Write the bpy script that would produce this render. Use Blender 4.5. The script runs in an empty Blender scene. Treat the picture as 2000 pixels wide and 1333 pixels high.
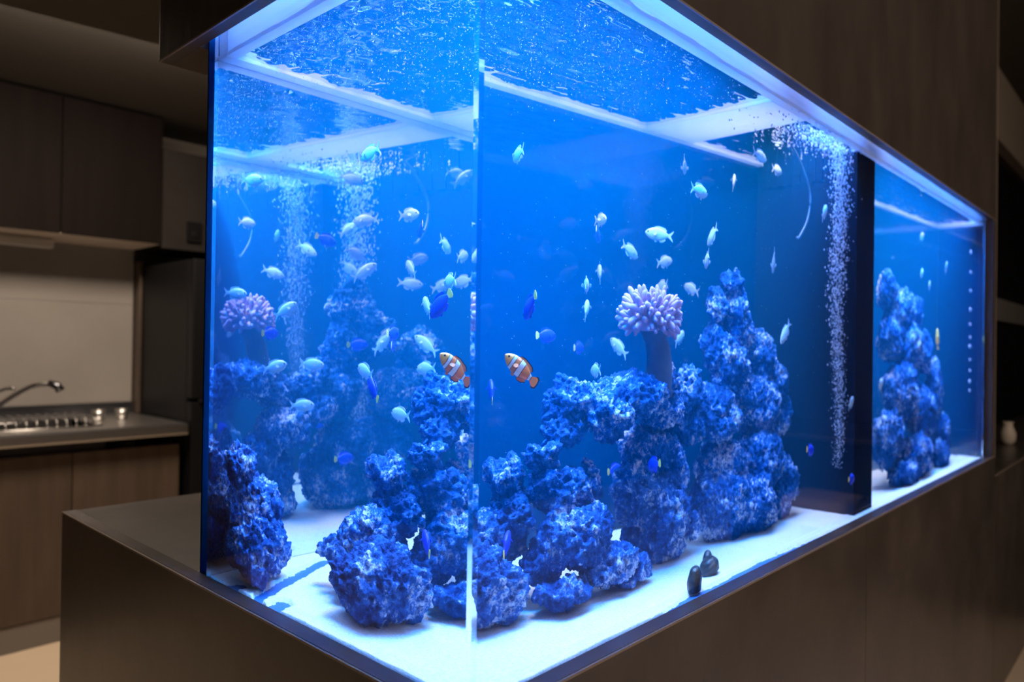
import bpy, bmesh, math, random
import numpy as np
from mathutils import Vector, Matrix

scene = bpy.context.scene
col = scene.collection

# ------------------------------------------------------------------ camera
YAW, PITCH, ROLL = 0.8207, 0.0069, 0.0136
CAM = Vector((-0.4729, -0.4876, 0.3394))
FPX = 1418.6
fw = Vector((math.sin(YAW) * math.cos(PITCH), math.cos(YAW) * math.cos(PITCH), math.sin(PITCH)))
rt = Vector((math.cos(YAW), -math.sin(YAW), 0)); up = rt.cross(fw)
r2 = rt * math.cos(ROLL) + up * math.sin(ROLL); u2 = -rt * math.sin(ROLL) + up * math.cos(ROLL)
cd = bpy.data.cameras.new('camera'); cam = bpy.data.objects.new('camera', cd); col.objects.link(cam)
cam.matrix_world = Matrix(((r2.x, u2.x, -fw.x, CAM.x), (r2.y, u2.y, -fw.y, CAM.y), (r2.z, u2.z, -fw.z, CAM.z), (0, 0, 0, 1)))
cd.sensor_width = 36; cd.lens = FPX / 2000 * 36; cd.clip_start = 0.01
cd.dof.use_dof = True; cd.dof.focus_distance = 0.90; cd.dof.aperture_fstop = 3.8
scene.camera = cam

# ------------------------------------------------------------------ light and exposure
scene.view_settings.view_transform = 'Standard'; scene.view_settings.look = 'None'
scene.view_settings.exposure = 0.0; scene.view_settings.gamma = 1.0
scene.view_settings.use_curve_mapping = False
world = bpy.data.worlds.new('world'); scene.world = world; world.use_nodes = True
world.node_tree.nodes['Background'].inputs[0].default_value = (1.0, 0.8, 0.6, 1)
world.node_tree.nodes['Background'].inputs[1].default_value = 0.004
LED_COLOR = (1.0, 0.80, 0.95); LED_POWER = 12.5
BLUE_COLOR = (0.0, 0.27, 1.0); BLUE_PER_M = 48.0
cy = scene.cycles
cy.max_bounces = 14; cy.transmission_bounces = 12; cy.transparent_max_bounces = 24
cy.diffuse_bounces = 3; cy.glossy_bounces = 6; cy.volume_bounces = 0
cy.sample_clamp_indirect = 14.0; cy.blur_glossy = 0.5
cy.adaptive_threshold = 0.02

def area(name, loc, target, sx, sy, power, color, parent=None):
    d = bpy.data.lights.new(name, 'AREA'); d.shape = 'RECTANGLE'; d.size = sx; d.size_y = sy
    d.energy = power; d.color = color
    o = bpy.data.objects.new(name, d); col.objects.link(o); o.location = loc
    o.rotation_euler = (Vector(target) - Vector(loc)).to_track_quat('-Z', 'Y').to_euler()
    if parent: o.parent = parent
    return o
area('kitchen_ceiling_light', (0.35, 2.1, 1.36), (0.4, 2.5, 0), 0.9, 0.4, 36.0, (1.0, 0.82, 0.65))
area('hall_ceiling_light', (0.9, -2.4, 1.86), (1.6, -1.2, 0), 1.0, 0.8, 66.0, (1.0, 0.83, 0.69))

# ------------------------------------------------------------------ dimensions (metres); z = 0 is the cabinet top
L, W, H, T = 2.3, 0.567, 0.774, 0.015
FLOOR, CEIL = -0.86, 1.90
WATER = 0.757

# ------------------------------------------------------------------ materials
M = {}
def nt(name):
    m = bpy.data.materials.new(name); m.use_nodes = True; m.node_tree.nodes.clear(); M[name] = m
    return m.node_tree.nodes, m.node_tree.links
def pbr(name, color, rough=0.5, metal=0.0, var=0.0, scale=8.0, stretch=(1, 1, 1), dark=None, bump=0.0, bscale=60, spec=0.5, coat=0.0, sss=0.0):
    n, l = nt(name)
    out = n.new('ShaderNodeOutputMaterial'); b = n.new('ShaderNodeBsdfPrincipled')
    b.inputs['Base Color'].default_value = (*color, 1); b.inputs['Roughness'].default_value = rough
    b.inputs['Metallic'].default_value = metal; b.inputs['Specular IOR Level'].default_value = spec
    b.inputs['Coat Weight'].default_value = coat
    l.new(b.outputs[0], out.inputs[0])
    if var or dark or bump:
        tc = n.new('ShaderNodeTexCoord'); mp = n.new('ShaderNodeMapping'); mp.inputs['Scale'].default_value = stretch
        l.new(tc.outputs['Object'], mp.inputs[0])
    if var or dark:
        nz = n.new('ShaderNodeTexNoise'); nz.inputs['Scale'].default_value = scale; nz.inputs['Detail'].default_value = 7
        nz.inputs['Roughness'].default_value = 0.6
        l.new(mp.outputs[0], nz.inputs['Vector'])
        rp = n.new('ShaderNodeValToRGB'); rp.color_ramp.elements[0].position = 0.3; rp.color_ramp.elements[1].position = 0.72
        dk = dark or tuple(c * (1 - var) for c in color)
        rp.color_ramp.elements[0].color = (*dk, 1); rp.color_ramp.elements[1].color = (*color, 1)
        l.new(nz.outputs[0], rp.inputs[0]); l.new(rp.outputs[0], b.inputs['Base Color'])
    if bump:
        n2 = n.new('ShaderNodeTexNoise'); n2.inputs['Scale'].default_value = bscale; n2.inputs['Detail'].default_value = 5
        l.new(mp.outputs[0], n2.inputs['Vector'])
        bp = n.new('ShaderNodeBump'); bp.inputs['Strength'].default_value = bump; bp.inputs['Distance'].default_value = 0.004
        l.new(n2.outputs[0], bp.inputs['Height']); l.new(bp.outputs[0], b.inputs['Normal'])
    return M[name]
pbr('stone_laminate', (0.095, 0.076, 0.066), 0.34, var=0.55, scale=4, bump=0.12, bscale=25)
pbr('ledge_lit', (0.17, 0.15, 0.15), 0.22, var=0.3, scale=6)  # paler, glossier copy of the laminate: tank glow put into its colour
pbr('wood_laminate', (0.085, 0.066, 0.054), 0.42, dark=(0.045, 0.034, 0.028), scale=4, stretch=(1.6, 1.6, 0.7), bump=0.1, bscale=25)
pbr('edge_trim', (0.30, 0.24, 0.19), 0.35)
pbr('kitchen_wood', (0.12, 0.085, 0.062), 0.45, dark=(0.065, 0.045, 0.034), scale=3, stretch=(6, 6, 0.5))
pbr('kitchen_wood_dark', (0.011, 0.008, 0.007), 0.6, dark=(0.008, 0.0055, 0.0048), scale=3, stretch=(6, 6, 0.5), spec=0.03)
pbr('top_door', (0.03, 0.025, 0.023), 0.6, var=0.2, spec=0.05)
pbr('splash', (0.33, 0.30, 0.275), 0.28, var=0.12, scale=3)
pbr('cream', (0.62, 0.52, 0.42), 0.5)
pbr('steel', (0.62, 0.60, 0.58), 0.34, metal=1.0)
pbr('steel_dark', (0.20, 0.20, 0.22), 0.3, metal=1.0)
pbr('plinth_grey', (0.22, 0.20, 0.185), 0.45)
pbr('black_gloss', (0.007, 0.007, 0.008), 0.45, spec=0.25)
pbr('black_matt', (0.006, 0.006, 0.007), 0.6, spec=0.1)
pbr('white_plastic', (0.6, 0.58, 0.55), 0.4)
pbr('floor', (0.90, 0.70, 0.50), 0.4, var=0.08, scale=4)
pbr('ceiling', (0.08, 0.07, 0.06), 0.8, var=0.1)
pbr('wall', (0.16, 0.14, 0.12), 0.8, var=0.08)
pbr('wall_dark', (0.05, 0.04, 0.035), 0.7, var=0.1)
pbr('beige_wall', (0.42, 0.35, 0.27), 0.7)
pbr('leather', (0.75, 0.52, 0.34), 0.45, bump=0.1)
pbr('backing_blue', (0.0002, 0.029, 0.092), 0.7, spec=0.0)
pbr('bottom_plate', (0.02, 0.14, 0.42), 0.5)
pbr('weir_black', (0.004, 0.008, 0.020), 0.5, spec=0.08)
pbr('hose', (0.10, 0.16, 0.22), 0.4)
pbr('sand', (0.86, 0.85, 0.82), 0.9, dark=(0.60, 0.59, 0.57), scale=230, bump=0.4, bscale=260)
pbr('coral', (0.60, 0.34, 0.46), 0.7, dark=(0.40, 0.22, 0.34), scale=60)
pbr('coral_stalk', (0.07, 0.10, 0.15), 0.8, var=0.4, scale=30, bump=0.3)
pbr('bubble', (0.46, 0.56, 0.74), 0.2, spec=0.6)
pbr('chromis', (0.48, 0.63, 0.72), 0.35, dark=(0.34, 0.54, 0.68), scale=25)
pbr('chromis_fin', (0.42, 0.56, 0.70), 0.45)
pbr('damsel', (0.010, 0.055, 0.85), 0.4, dark=(0.01, 0.04, 0.6), scale=20)
pbr('damsel_tail', (0.95, 0.72, 0.10), 0.45)
pbr('yellow_fish', (0.95, 0.62, 0.12), 0.4)
pbr('eye_black', (0.004, 0.004, 0.005), 0.1)
pbr('fin_dark', (0.02, 0.012, 0.01), 0.5)
pbr('fin_orange', (0.85, 0.20, 0.02), 0.45)
pbr('snail', (0.055, 0.085, 0.085), 0.3, dark=(0.003, 0.007, 0.010), scale=160, stretch=(0.6, 0.6, 2.2), bump=0.3, bscale=200)
pbr('snail_foot', (0.3, 0.3, 0.26), 0.6)

def rock_material():
    n, l = nt('rock')
    out = n.new('ShaderNodeOutputMaterial'); b = n.new('ShaderNodeBsdfPrincipled'); b.inputs['Roughness'].default_value = 0.75; b.inputs['Specular IOR Level'].default_value = 0.2
    tc = n.new('ShaderNodeTexCoord')
    a = n.new('ShaderNodeTexNoise'); a.inputs['Scale'].default_value = 17; a.inputs['Detail'].default_value = 5
    a2 = n.new('ShaderNodeTexNoise'); a2.inputs['Scale'].default_value = 110; a2.inputs['Detail'].default_value = 6; a2.inputs['Roughness'].default_value = 0.7
    l.new(tc.outputs['Object'], a.inputs['Vector']); l.new(tc.outputs['Object'], a2.inputs['Vector'])
    mu = n.new('ShaderNodeMath'); mu.operation = 'MULTIPLY_ADD'; mu.inputs[1].default_value = 0.55; l.new(a2.outputs[0], mu.inputs[0])
    mu2 = n.new('ShaderNodeMath'); mu2.operation = 'MULTIPLY'; mu2.inputs[1].default_value = 0.5; l.new(a.outputs[0], mu2.inputs[0]); l.new(mu2.outputs[0], mu.inputs[2])
    r = n.new('ShaderNodeValToRGB'); e = r.color_ramp.elements
    e[0].position = 0.44; e[0].color = (0.001, 0.036, 0.16, 1); e[1].position = 0.665; e[1].color = (0.80, 0.82, 0.86, 1)
    m = e.new(0.55); m.color = (0.003, 0.115, 0.40, 1)
    l.new(mu.outputs[0], r.inputs[0]); l.new(r.outputs[0], b.inputs['Base Color'])
    c = n.new('ShaderNodeTexNoise'); c.inputs['Scale'].default_value = 170; c.inputs['Detail'].default_value = 6
    l.new(tc.outputs['Object'], c.inputs['Vector'])
    bp = n.new('ShaderNodeBump'); bp.inputs['Strength'].default_value = 1.0; bp.inputs['Distance'].default_value = 0.006
    l.new(c.outputs[0], bp.inputs['Height']); l.new(bp.outputs[0], b.inputs['Normal']); l.new(b.outputs[0], out.inputs[0])
rock_material()

def clown_material():
    n, l = nt('clown')
    out = n.new('ShaderNodeOutputMaterial'); b = n.new('ShaderNodeBsdfPrincipled'); b.inputs['Roughness'].default_value = 0.4
    tc = n.new('ShaderNodeTexCoord'); sp = n.new('ShaderNodeSeparateXYZ'); l.new(tc.outputs['Object'], sp.inputs[0])
    mm = n.new('ShaderNodeMath'); mm.operation = 'ADD'; mm.inputs[1].default_value = 0.5; l.new(sp.outputs[0], mm.inputs[0])
    r = n.new('ShaderNodeValToRGB'); r.color_ramp.interpolation = 'CONSTANT'
    O = (0.90, 0.20, 0.015, 1); Y = (0.95, 0.34, 0.02, 1); Wt = (0.95, 0.93, 0.9, 1); K = (0.01, 0.008, 0.008, 1)
    stops = [(0.0, O), (0.165, K), (0.18, Wt), (0.235, K), (0.25, O), (0.44, K), (0.455, Wt), (0.575, K), (0.59, O), (0.70, K), (0.712, Wt), (0.785, K), (0.80, Y)]
    el = r.color_ramp.elements
    while len(el) > 1: el.remove(el[-1])
    el[0].position = stops[0][0]; el[0].color = stops[0][1]
    for p_, c_ in stops[1:]: q = el.new(p_); q.color = c_
    l.new(mm.outputs[0], r.inputs[0]); l.new(r.outputs[0], b.inputs['Base Color']); l.new(b.outputs[0], out.inputs[0])
clown_material()

def glass_material(name, ior, color=(0.97, 0.985, 1.0)):
    n, l = nt(name)
    out = n.new('ShaderNodeOutputMaterial'); g = n.new('ShaderNodeBsdfGlass')
    g.inputs['Color'].default_value = (*color, 1); g.inputs['Roughness'].default_value = 0.0; g.inputs['IOR'].default_value = ior
    l.new(g.outputs[0], out.inputs[0])
glass_material('glass', 1.46)
glass_material('glass_to_water', 1.46 / 1.34, (1, 1, 1))

def interface_material(name, ior):
    """A flat boundary that mirrors by Fresnel (total reflection past the critical angle) and lets the rest straight through."""
    n, l = nt(name)
    out = n.new('ShaderNodeOutputMaterial'); mx = n.new('ShaderNodeMixShader'); fr = n.new('ShaderNodeFresnel')
    fr.inputs['IOR'].default_value = ior
    t = n.new('ShaderNodeBsdfTransparent'); g = n.new('ShaderNodeBsdfGlossy'); g.inputs['Roughness'].default_value = 0.0
    l.new(fr.outputs[0], mx.inputs[0]); l.new(t.outputs[0], mx.inputs[1]); l.new(g.outputs[0], mx.inputs[2]); l.new(mx.outputs[0], out.inputs[0])
interface_material('water_top', 1.34)          # normal up: seen from below it is the water side
interface_material('water_to_air_wall', 0.746)  # normal towards the water
def transparent_material(name, color):
    n, l = nt(name)
    out = n.new('ShaderNodeOutputMaterial'); t = n.new('ShaderNodeBsdfTransparent'); t.inputs[0].default_value = (*color, 1)
    l.new(t.outputs[0], out.inputs[0])
transparent_material('clear_wall', (0.93, 0.97, 1.0))

def frosted_material():
    n, l = nt('frosted')
    out = n.new('ShaderNodeOutputMaterial'); mx = n.new('ShaderNodeMixShader'); mx.inputs[0].default_value = 0.55
    d = n.new('ShaderNodeBsdfDiffuse'); d.inputs[0].default_value = (0.62, 0.68, 0.74, 1)
    t = n.new('ShaderNodeBsdfTranslucent'); t.inputs[0].default_value = (0.58, 0.66, 0.76, 1)
    l.new(d.outputs[0], mx.inputs[1]); l.new(t.outputs[0], mx.inputs[2]); l.new(mx.outputs[0], out.inputs[0])
frosted_material()

def water_volume_material():
    n, l = nt('water_volume')
    out = n.new('ShaderNodeOutputMaterial'); s = n.new('ShaderNodeVolumeScatter'); a = n.new('ShaderNodeVolumeAbsorption'); ad = n.new('ShaderNodeAddShader')
    s.inputs['Color'].default_value = (0.0, 0.44, 1.0, 1); s.inputs['Density'].default_value = 0.42; s.inputs['Anisotropy'].default_value = 0.2
    a.inputs['Color'].default_value = (0.15, 0.70, 0.97, 1); a.inputs['Density'].default_value = 0.55
    l.new(s.outputs[0], ad.inputs[0]); l.new(a.outputs[0], ad.inputs[1]); l.new(ad.outputs[0], out.inputs['Volume'])
water_volume_material()

def emit_material(name, color, strength):
    n, l = nt(name)
    out = n.new('ShaderNodeOutputMaterial'); e = n.new('ShaderNodeEmission'); e.inputs[0].default_value = (*color, 1); e.inputs[1].default_value = strength
    l.new(e.outputs[0], out.inputs[0])

# ------------------------------------------------------------------ helpers
def link(o, parent=None):
    col.objects.link(o)
    if parent: o.parent = parent
    return o
def tag(o, label=None, cat=None, group=None, kind=None):
    if label: o['label'] = label
    if cat: o['category'] = cat
    if group: o['group'] = group
    if kind: o['kind'] = kind
    return o
def empty(name, loc=(0, 0, 0)):
    o = bpy.data.objects.new(name, None); o.location = loc; o.empty_display_size = 0.05
    return link(o)
def mesh_obj(name, verts, faces, mat, parent=None, smooth=False, mats=None, midx=None):
    me = bpy.data.meshes.new(name); me.from_pydata([tuple(v) for v in verts], [], [tuple(f) for f in faces]); me.validate()
    for m in (mats or [mat]): me.materials.append(M[m])
    if midx is not None: me.polygons.foreach_set('material_index', midx)
    if smooth: me.polygons.foreach_set('use_smooth', [True] * len(me.polygons))
    me.update()
    return link(bpy.data.objects.new(name, me), parent)
def bm_obj(name, bm, mat, parent=None, smooth=False):
    me = bpy.data.meshes.new(name); bm.to_mesh(me); bm.free()
    me.materials.append(M[mat])
    if smooth: me.polygons.foreach_set('use_smooth', [True] * len(me.polygons))
    return link(bpy.data.objects.new(name, me), parent)
def add_box(bm, a, b, bevel=0.0):
    a = Vector(a); b = Vector(b); c = (a + b) / 2; s = b - a
    r = bmesh.ops.create_cube(bm, size=1.0, matrix=Matrix.Translation(c) @ Matrix.Diagonal((*s, 1)))
    if bevel:
        es = list({e for v in r['verts'] for e in v.link_edges})
        bmesh.ops.bevel(bm, geom=es, offset=bevel, segments=2, affect='EDGES', profile=0.7)
def box(name, a, b, mat, parent=None, bevel=0.0015):
    bm = bmesh.new(); add_box(bm, a, b, bevel); return bm_obj(name, bm, mat, parent)
def boxes(name, lst, mat, parent=None, bevel=0.0):
    bm = bmesh.new()
    for a, b in lst: add_box(bm, a, b, bevel)
    return bm_obj(name, bm, mat, parent)
def tube(name, pts, radii, mat, parent=None, seg=12):
    pts = [Vector(p) for p in pts]; n = len(pts)
    if not hasattr(radii, '__len__'): radii = [radii] * n
    verts = []; faces = []; ref = Vector((0, 0, 1))
    for i, p in enumerate(pts):
        t = (pts[min(i + 1, n - 1)] - pts[max(i - 1, 0)]).normalized()
        a = t.cross(ref)
        if a.length < 0.1: a = t.cross(Vector((1, 0, 0)))
        a.normalize(); b = t.cross(a).normalized()
        for k in range(seg):
            an = 2 * math.pi * k / seg; verts.append(p + (a * math.cos(an) + b * math.sin(an)) * radii[i])
    for i in range(n - 1):
        for k in range(seg):
            k2 = (k + 1) % seg; faces.append((i * seg + k, i * seg + k2, (i + 1) * seg + k2, (i + 1) * seg + k))
    faces.append(tuple(range(seg))[::-1]); faces.append(tuple((n - 1) * seg + k for k in range(seg)))
    return mesh_obj(name, verts, faces, mat, parent, True)
def smooth_path(pts, sub=8):
    pts = [Vector(p) for p in pts]; out = []
    for i in range(len(pts) - 1):
        p0 = pts[max(i - 1, 0)]; p1 = pts[i]; p2 = pts[i + 1]; p3 = pts[min(i + 2, len(pts) - 1)]
        for k in range(sub):
            t = k / sub
            out.append(0.5 * ((2 * p1) + (p2 - p0) * t + (2 * p0 - 5 * p1 + 4 * p2 - p3) * t * t + (3 * p1 - p0 - 3 * p2 + p3) * t ** 3))
    out.append(pts[-1]); return out

# vectorised noise
rs = np.random.RandomState(7)
PERM = rs.permutation(256); GR = rs.normal(size=(256, 3)); GR /= np.linalg.norm(GR, axis=1)[:, None]
RND = rs.rand(256, 3)
def hsh(i, j, k): return PERM[(PERM[(PERM[i & 255] + j) & 255] + k) & 255]
def perlin(P):
    I = np.floor(P).astype(int); f = P - I; u = f * f * f * (f * (f * 6 - 15) + 10); r = 0
    for dx in (0, 1):
        for dy in (0, 1):
            for dz in (0, 1):
                g = GR[hsh(I[:, 0] + dx, I[:, 1] + dy, I[:, 2] + dz)]
                d = f - np.array([dx, dy, dz]); w = (u[:, 0] if dx else 1 - u[:, 0]) * (u[:, 1] if dy else 1 - u[:, 1]) * (u[:, 2] if dz else 1 - u[:, 2])
                r = r + w * (g * d).sum(1)
    return r * 1.5
def fbm(P, oct=4):
    r = 0; a = 1.0
    for _ in range(oct): r = r + a * perlin(P); P = P * 2.03 + 11.7; a *= 0.5
    return r
def worley(P):
    I = np.floor(P).astype(int); best = np.full(len(P), 9.0)
    for dx in (-1, 0, 1):
        for dy in (-1, 0, 1):
            for dz in (-1, 0, 1):
                h = RND[hsh(I[:, 0] + dx, I[:, 1] + dy, I[:, 2] + dz)]
                d = I + np.array([dx, dy, dz]) + h - P; best = np.minimum(best, (d * d).sum(1))
    return np.sqrt(best)
def sstep(a, b, x):
    t = np.clip((x - a) / (b - a), 0, 1); return t * t * (3 - 2 * t)

# ================================================================== THE SETTING
def struct(o): o['kind'] = 'structure'; return o
struct(box('floor', (-2.6, -3.2, FLOOR - 0.1), (6.0, 3.6, FLOOR), 'floor', bevel=0))
struct(boxes('ceiling', [((-2.6, -3.2, CEIL), (6.0, 3.6, CEIL + 0.1)), ((-2.6, 0.9, 1.40), (2.4, 3.6, CEIL))], 'ceiling'))
struct(box('wall_back', (-2.6, 3.42, FLOOR), (6.0, 3.6, CEIL), 'wall', bevel=0))
struct(box('wall_left', (-2.7, -3.2, FLOOR), (-2.6, 3.6, CEIL), 'wall_dark', bevel=0))
struct(box('wall_right', (6.0, -3.2, FLOOR), (6.1, 3.6, CEIL), 'wall_dark', bevel=0))
struct(box('wall_front', (-2.7, -3.3, FLOOR), (6.1, -3.2, CEIL), 'wall_dark', bevel=0))

# ================================================================== AQUARIUM CABINET WITH HOOD
cab = tag(empty('aquarium_cabinet', (1.15, 0.5, FLOOR)), 'dark stone-look built-in cabinet and canopy framing the lit fish tank', 'cabinet')
def cbox(name, a, b, mat, bevel=0.0012):
    o = box(name, a, b, mat, None, bevel); o.parent = cab; o.matrix_parent_inverse = Matrix.Translation((-1.15, -0.5, -FLOOR)); return o
CX0, CX1, CY0, CY1 = -0.025, 2.362, -0.024, 1.1355
cbox('countertop', (CX0 + 0.02, W + 0.012, -0.03), (CX1, CY1 - 0.0202, 0.0), 'stone_laminate')
cbox('deck', (CX0 + 0.02, CY0 + 0.02, -0.06), (CX1, CY1 - 0.0202, -0.0302), 'stone_laminate')
cbox('end_filler', (L + 0.008, CY0 + 0.0202, -0.03), (CX1, W + 0.0118, 0.0), 'stone_laminate')
for i, (a, b) in enumerate([(CX0, 1.06), (1.0615, CX1)]):
    cbox('front_panel', (a, CY0, FLOOR + 0.06), (b, CY0 + 0.02, 0.0), 'stone_laminate')
cbox('end_panel', (CX0, CY0 + 0.0202, FLOOR + 0.0), (CX0 + 0.02, CY1, 0.0), 'stone_laminate')
cbox('back_panel', (CX0 + 0.02, CY1 - 0.02, FLOOR), (CX1, CY1, 0.0), 'stone_laminate')
cbox('toe_kick', (CX0, CY0 + 0.035, FLOOR), (CX1, CY0 + 0.05, FLOOR + 0.06), 'black_matt')
# thin lighter edge bands along the top arrises
cbox('edge_band', (CX0 - 0.0008, CY0 - 0.0008, -0.0022), (CX0 + 0.0018, CY1, 0.0006), 'edge_trim', 0)
cbox('edge_band', (CX0, CY0 - 0.0008, -0.0022), (CX1, CY0 + 0.0018, 0.0006), 'edge_trim', 0)
cbox('ledge_lit_sheet', (CX0 + 0.0025, CY0 + 0.0025, 0.0002), (-0.0006, CY1 - 0.001, 0.0009), 'ledge_lit', 0)  # thin sheet over the panel top, lightened for the glow beside the glass
cbox('ledge_lit_sheet', (0.0, CY0 + 0.0025, 0.0002), (CX1 - 0.04, -0.0006, 0.0009), 'ledge_lit', 0)
# canopy
HX0, HX1, HY0, HY1 = -0.027, 2.359, -0.0204, 0.686
for a, b in [(HX0, 1.165), (1.1665, HX1)]:
    cbox('canopy_panel', (a, HY0, H), (b, HY0 + 0.0185, CEIL), 'wood_laminate')
cbox('canopy_end_panel', (HX0, HY0 + 0.0187, H), (HX0 + 0.0185, HY1, CEIL), 'wood_laminate')
cbox('canopy_end_panel', (HX1 - 0.02, HY0 + 0.0187, H), (HX1, HY1, CEIL), 'wood_laminate')
cbox('canopy_back_panel', (HX0 + 0.0187, HY1 - 0.0185, H), (HX1 - 0.021, HY1, CEIL), 'wood_laminate')
cbox('canopy_rear_ledge', (HX0 + 0.0187, W + 0.014, H), (HX1 - 0.021, HY1 - 0.0187, H + 0.012), 'wood_laminate')
cbox('edge_band', (HX0 - 0.0008, HY0 - 0.0008, H - 0.0006), (HX1, HY0 + 0.0016, H + 0.0018), 'edge_trim', 0)
cbox('edge_band', (HX0 - 0.0008, HY0, H - 0.0006), (HX0 + 0.0016, HY1, H + 0.0018), 'edge_trim', 0)
# post at the far end
cbox('corner_post', (2.322, HY0 - 0.002, 0.0006), (HX1, 0.60, H - 0.001), 'wood_laminate')
cbox('edge_band', (HX1 - 0.002, HY0 - 0.0035, 0.001), (HX1 + 0.0012, HY0 - 0.0012, CEIL), 'edge_trim', 0)

# ================================================================== AQUARIUM: GLASS, WATER, BRACES
aq = tag(empty('aquarium', (1.15, 0.28, 0)), 'large rectangular glass fish tank filled with bright blue water', 'aquarium')
AQI = Matrix.Translation((-1.15, -0.28, 0))
def apart(o): o.parent = aq; o.matrix_parent_inverse = AQI; return o
ZT = 0.802
def pane(name, a, b, axis, sign, wet, mats, skip=()):
    """Glass slab a..b; its face on `axis`/`sign` touches water inside the rectangle wet=(u0,u1,v0,v1)."""
    verts = []; faces = []; idx = []
    def quad(ax, sg, u0, u1, v0, v1, m):
        u, v = [i for i in range(3) if i != ax]; c = b[ax] if sg > 0 else a[ax]
        q = []
        for uu, vv in ((u0, v0), (u1, v0), (u1, v1), (u0, v1)):
            p = [0, 0, 0]; p[ax] = c; p[u] = uu; p[v] = vv; q.append(p)
        n = (Vector(q[1]) - Vector(q[0])).cross(Vector(q[2]) - Vector(q[0]))
        if n[ax] * sg < 0: q.reverse()
        k = len(verts); verts.extend(q); faces.append((k, k + 1, k + 2, k + 3)); idx.append(m)
    for ax in range(3):
        u, v = [i for i in range(3) if i != ax]
        for sg in (-1, 1):
            if ax == axis and sg == sign:
                us = [a[u], wet[0], wet[1], b[u]]; vs = [a[v], wet[2], wet[3], b[v]]
                for i in range(3):
                    for j in range(3):
                        if us[i + 1] - us[i] > 1e-6 and vs[j + 1] - vs[j] > 1e-6 and not (i == 0 and 'first' in skip):
                            quad(ax, sg, us[i], us[i + 1], vs[j], vs[j + 1], 1 if (i == 1 and j == 1) else 0)
            elif (ax, sg) not in skip: quad(ax, sg, a[u], b[u], a[v], b[v], 0)
    bm = bmesh.new(); vs_ = [bm.verts.new(v) for v in verts]
    for f, m in zip(faces, idx):
        ff = bm.faces.new([vs_[i] for i in f]); ff.material_index = m
    bmesh.ops.remove_doubles(bm, verts=bm.verts, dist=1e-6)
    me = bpy.data.meshes.new(name); bm.to_mesh(me); bm.free()
    for m in mats: me.materials.append(M[m])
    return apart(link(bpy.data.objects.new(name, me)))
G2 = ('glass', 'glass_to_water')
pane('glass_pane', (0, 0, -0.029), (L, T, ZT), 1, 1, (T, L - T, -0.012, WATER), G2, ('first',))   # the two near panes are bonded: no air face in the joint
pane('glass_pane', (0, T, -0.029), (T, W - T - 0.0004, ZT), 0, 1, (T, W - T - 0.0004, -0.012, WATER), G2, ((1, -1),))
B2 = ('clear_wall', 'water_to_air_wall')
pane('glass_pane', (0, W - T, -0.029), (L, W, ZT), 1, -1, (T, L - T, -0.012, WATER), B2)
pane('glass_pane', (L - T, T + 0.0004, -0.029), (L, W - T - 0.0004, ZT), 0, -1, (T + 0.0004, W - T - 0.0004, -0.012, WATER), B2)
apart(box('back_film', (0.0, W + 0.003, 0.001), (L, W + 0.007, ZT), 'backing_blue', None, 0))
apart(box('end_film', (L + 0.003, 0.0, 0.001), (L + 0.006, W, ZT), 'backing_blue', None, 0))
apart(box('bottom_plate', (T + 0.001, T + 0.001, -0.029), (L - T - 0.001, W - T - 0.001, -0.0055), 'bottom_plate', None, 0))
# water body (volume only) and its rippled surface
e = 0.0008
bm = bmesh.new(); add_box(bm, (T + e, T + e, -0.0050), (L - T - e, W - T - e, WATER - 0.004))
wb = apart(bm_obj('water', bm, 'water_volume')); tag(wb, 'clear blue water filling the tank')
nx, ny = 420, 110
X = np.linspace(T + 0.0002, L - T - 0.0002, nx); Y = np.linspace(T + 0.0002, W - T - 0.0002, ny)
XX, YY = np.meshgrid(X, Y, indexing='ij'); P2 = np.stack([XX.ravel(), YY.ravel(), np.zeros(nx * ny)], 1)
near = 1 + 1.3 * np.exp(-((P2[:, 0] - 0.2) / 0.3) ** 2)
zz = near * 0.0016 * fbm(P2 * np.array([9, 15, 1]), 2) + near * 0.0009 * fbm(P2 * np.array([30, 55, 1]) + 5, 2)
dist = np.hypot(P2[:, 0] - 1.03, P2[:, 1] - 0.11)
zz += 0.0025 * np.exp(-(dist / 0.13) ** 2) * np.sin(dist * 150)
zz += 0.0020 * np.exp(-(dist / 0.25) ** 2) * fbm(P2 * 40 + 3, 3)
verts = np.stack([P2[:, 0], P2[:, 1], WATER + zz], 1)
faces = [(i * ny + j, (i + 1) * ny + j, (i + 1) * ny + j + 1, i * ny + j + 1) for i in range(nx - 1) for j in range(ny - 1)]
apart(mesh_obj('water_surface', verts.tolist(), faces, 'water_top', None, True))
# frosted bracing: rim all round, one cross bar
BR0, BR1 = WATER - 0.006, 0.800
for a, b in [((T + 0.001, T + 0.001), (L - T - 0.001, T + 0.036)), ((T + 0.001, W - T - 0.026), (L - T - 0.001, W - T - 0.001)),
             ((T + 0.001, T + 0.037), (T + 0.036, W - T - 0.027)), ((L - T - 0.055, T + 0.037), (L - T - 0.001, W - T - 0.027)),
             ((0.695, T + 0.037), (0.835, W - T - 0.027))]:
    apart(box('brace', (*a, BR0), (*b, BR1), 'frosted', None, 0.001))
# overflow weir
WX0, WX1, WY0 = 1.10, 1.214, 0.045
apart(box('overflow_weir', (WX0, WY0, -0.0054), (WX1, W - T - 0.001, 0.79), 'weir_black', None, 0.003))
weir = [o for o in aq.children if o.name.startswith('overflow_weir')][0]
tag(weir, 'black acrylic overflow column standing across the middle of the tank')
for k in range(12):
    y = 0.085 + k * 0.038
    o = box('comb_tooth', (WX0 - 0.004, y, 0.70), (WX0 - 0.0002, y + 0.022, 0.78), 'weir_black', None, 0.0008)
    o.parent = weir

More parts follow.
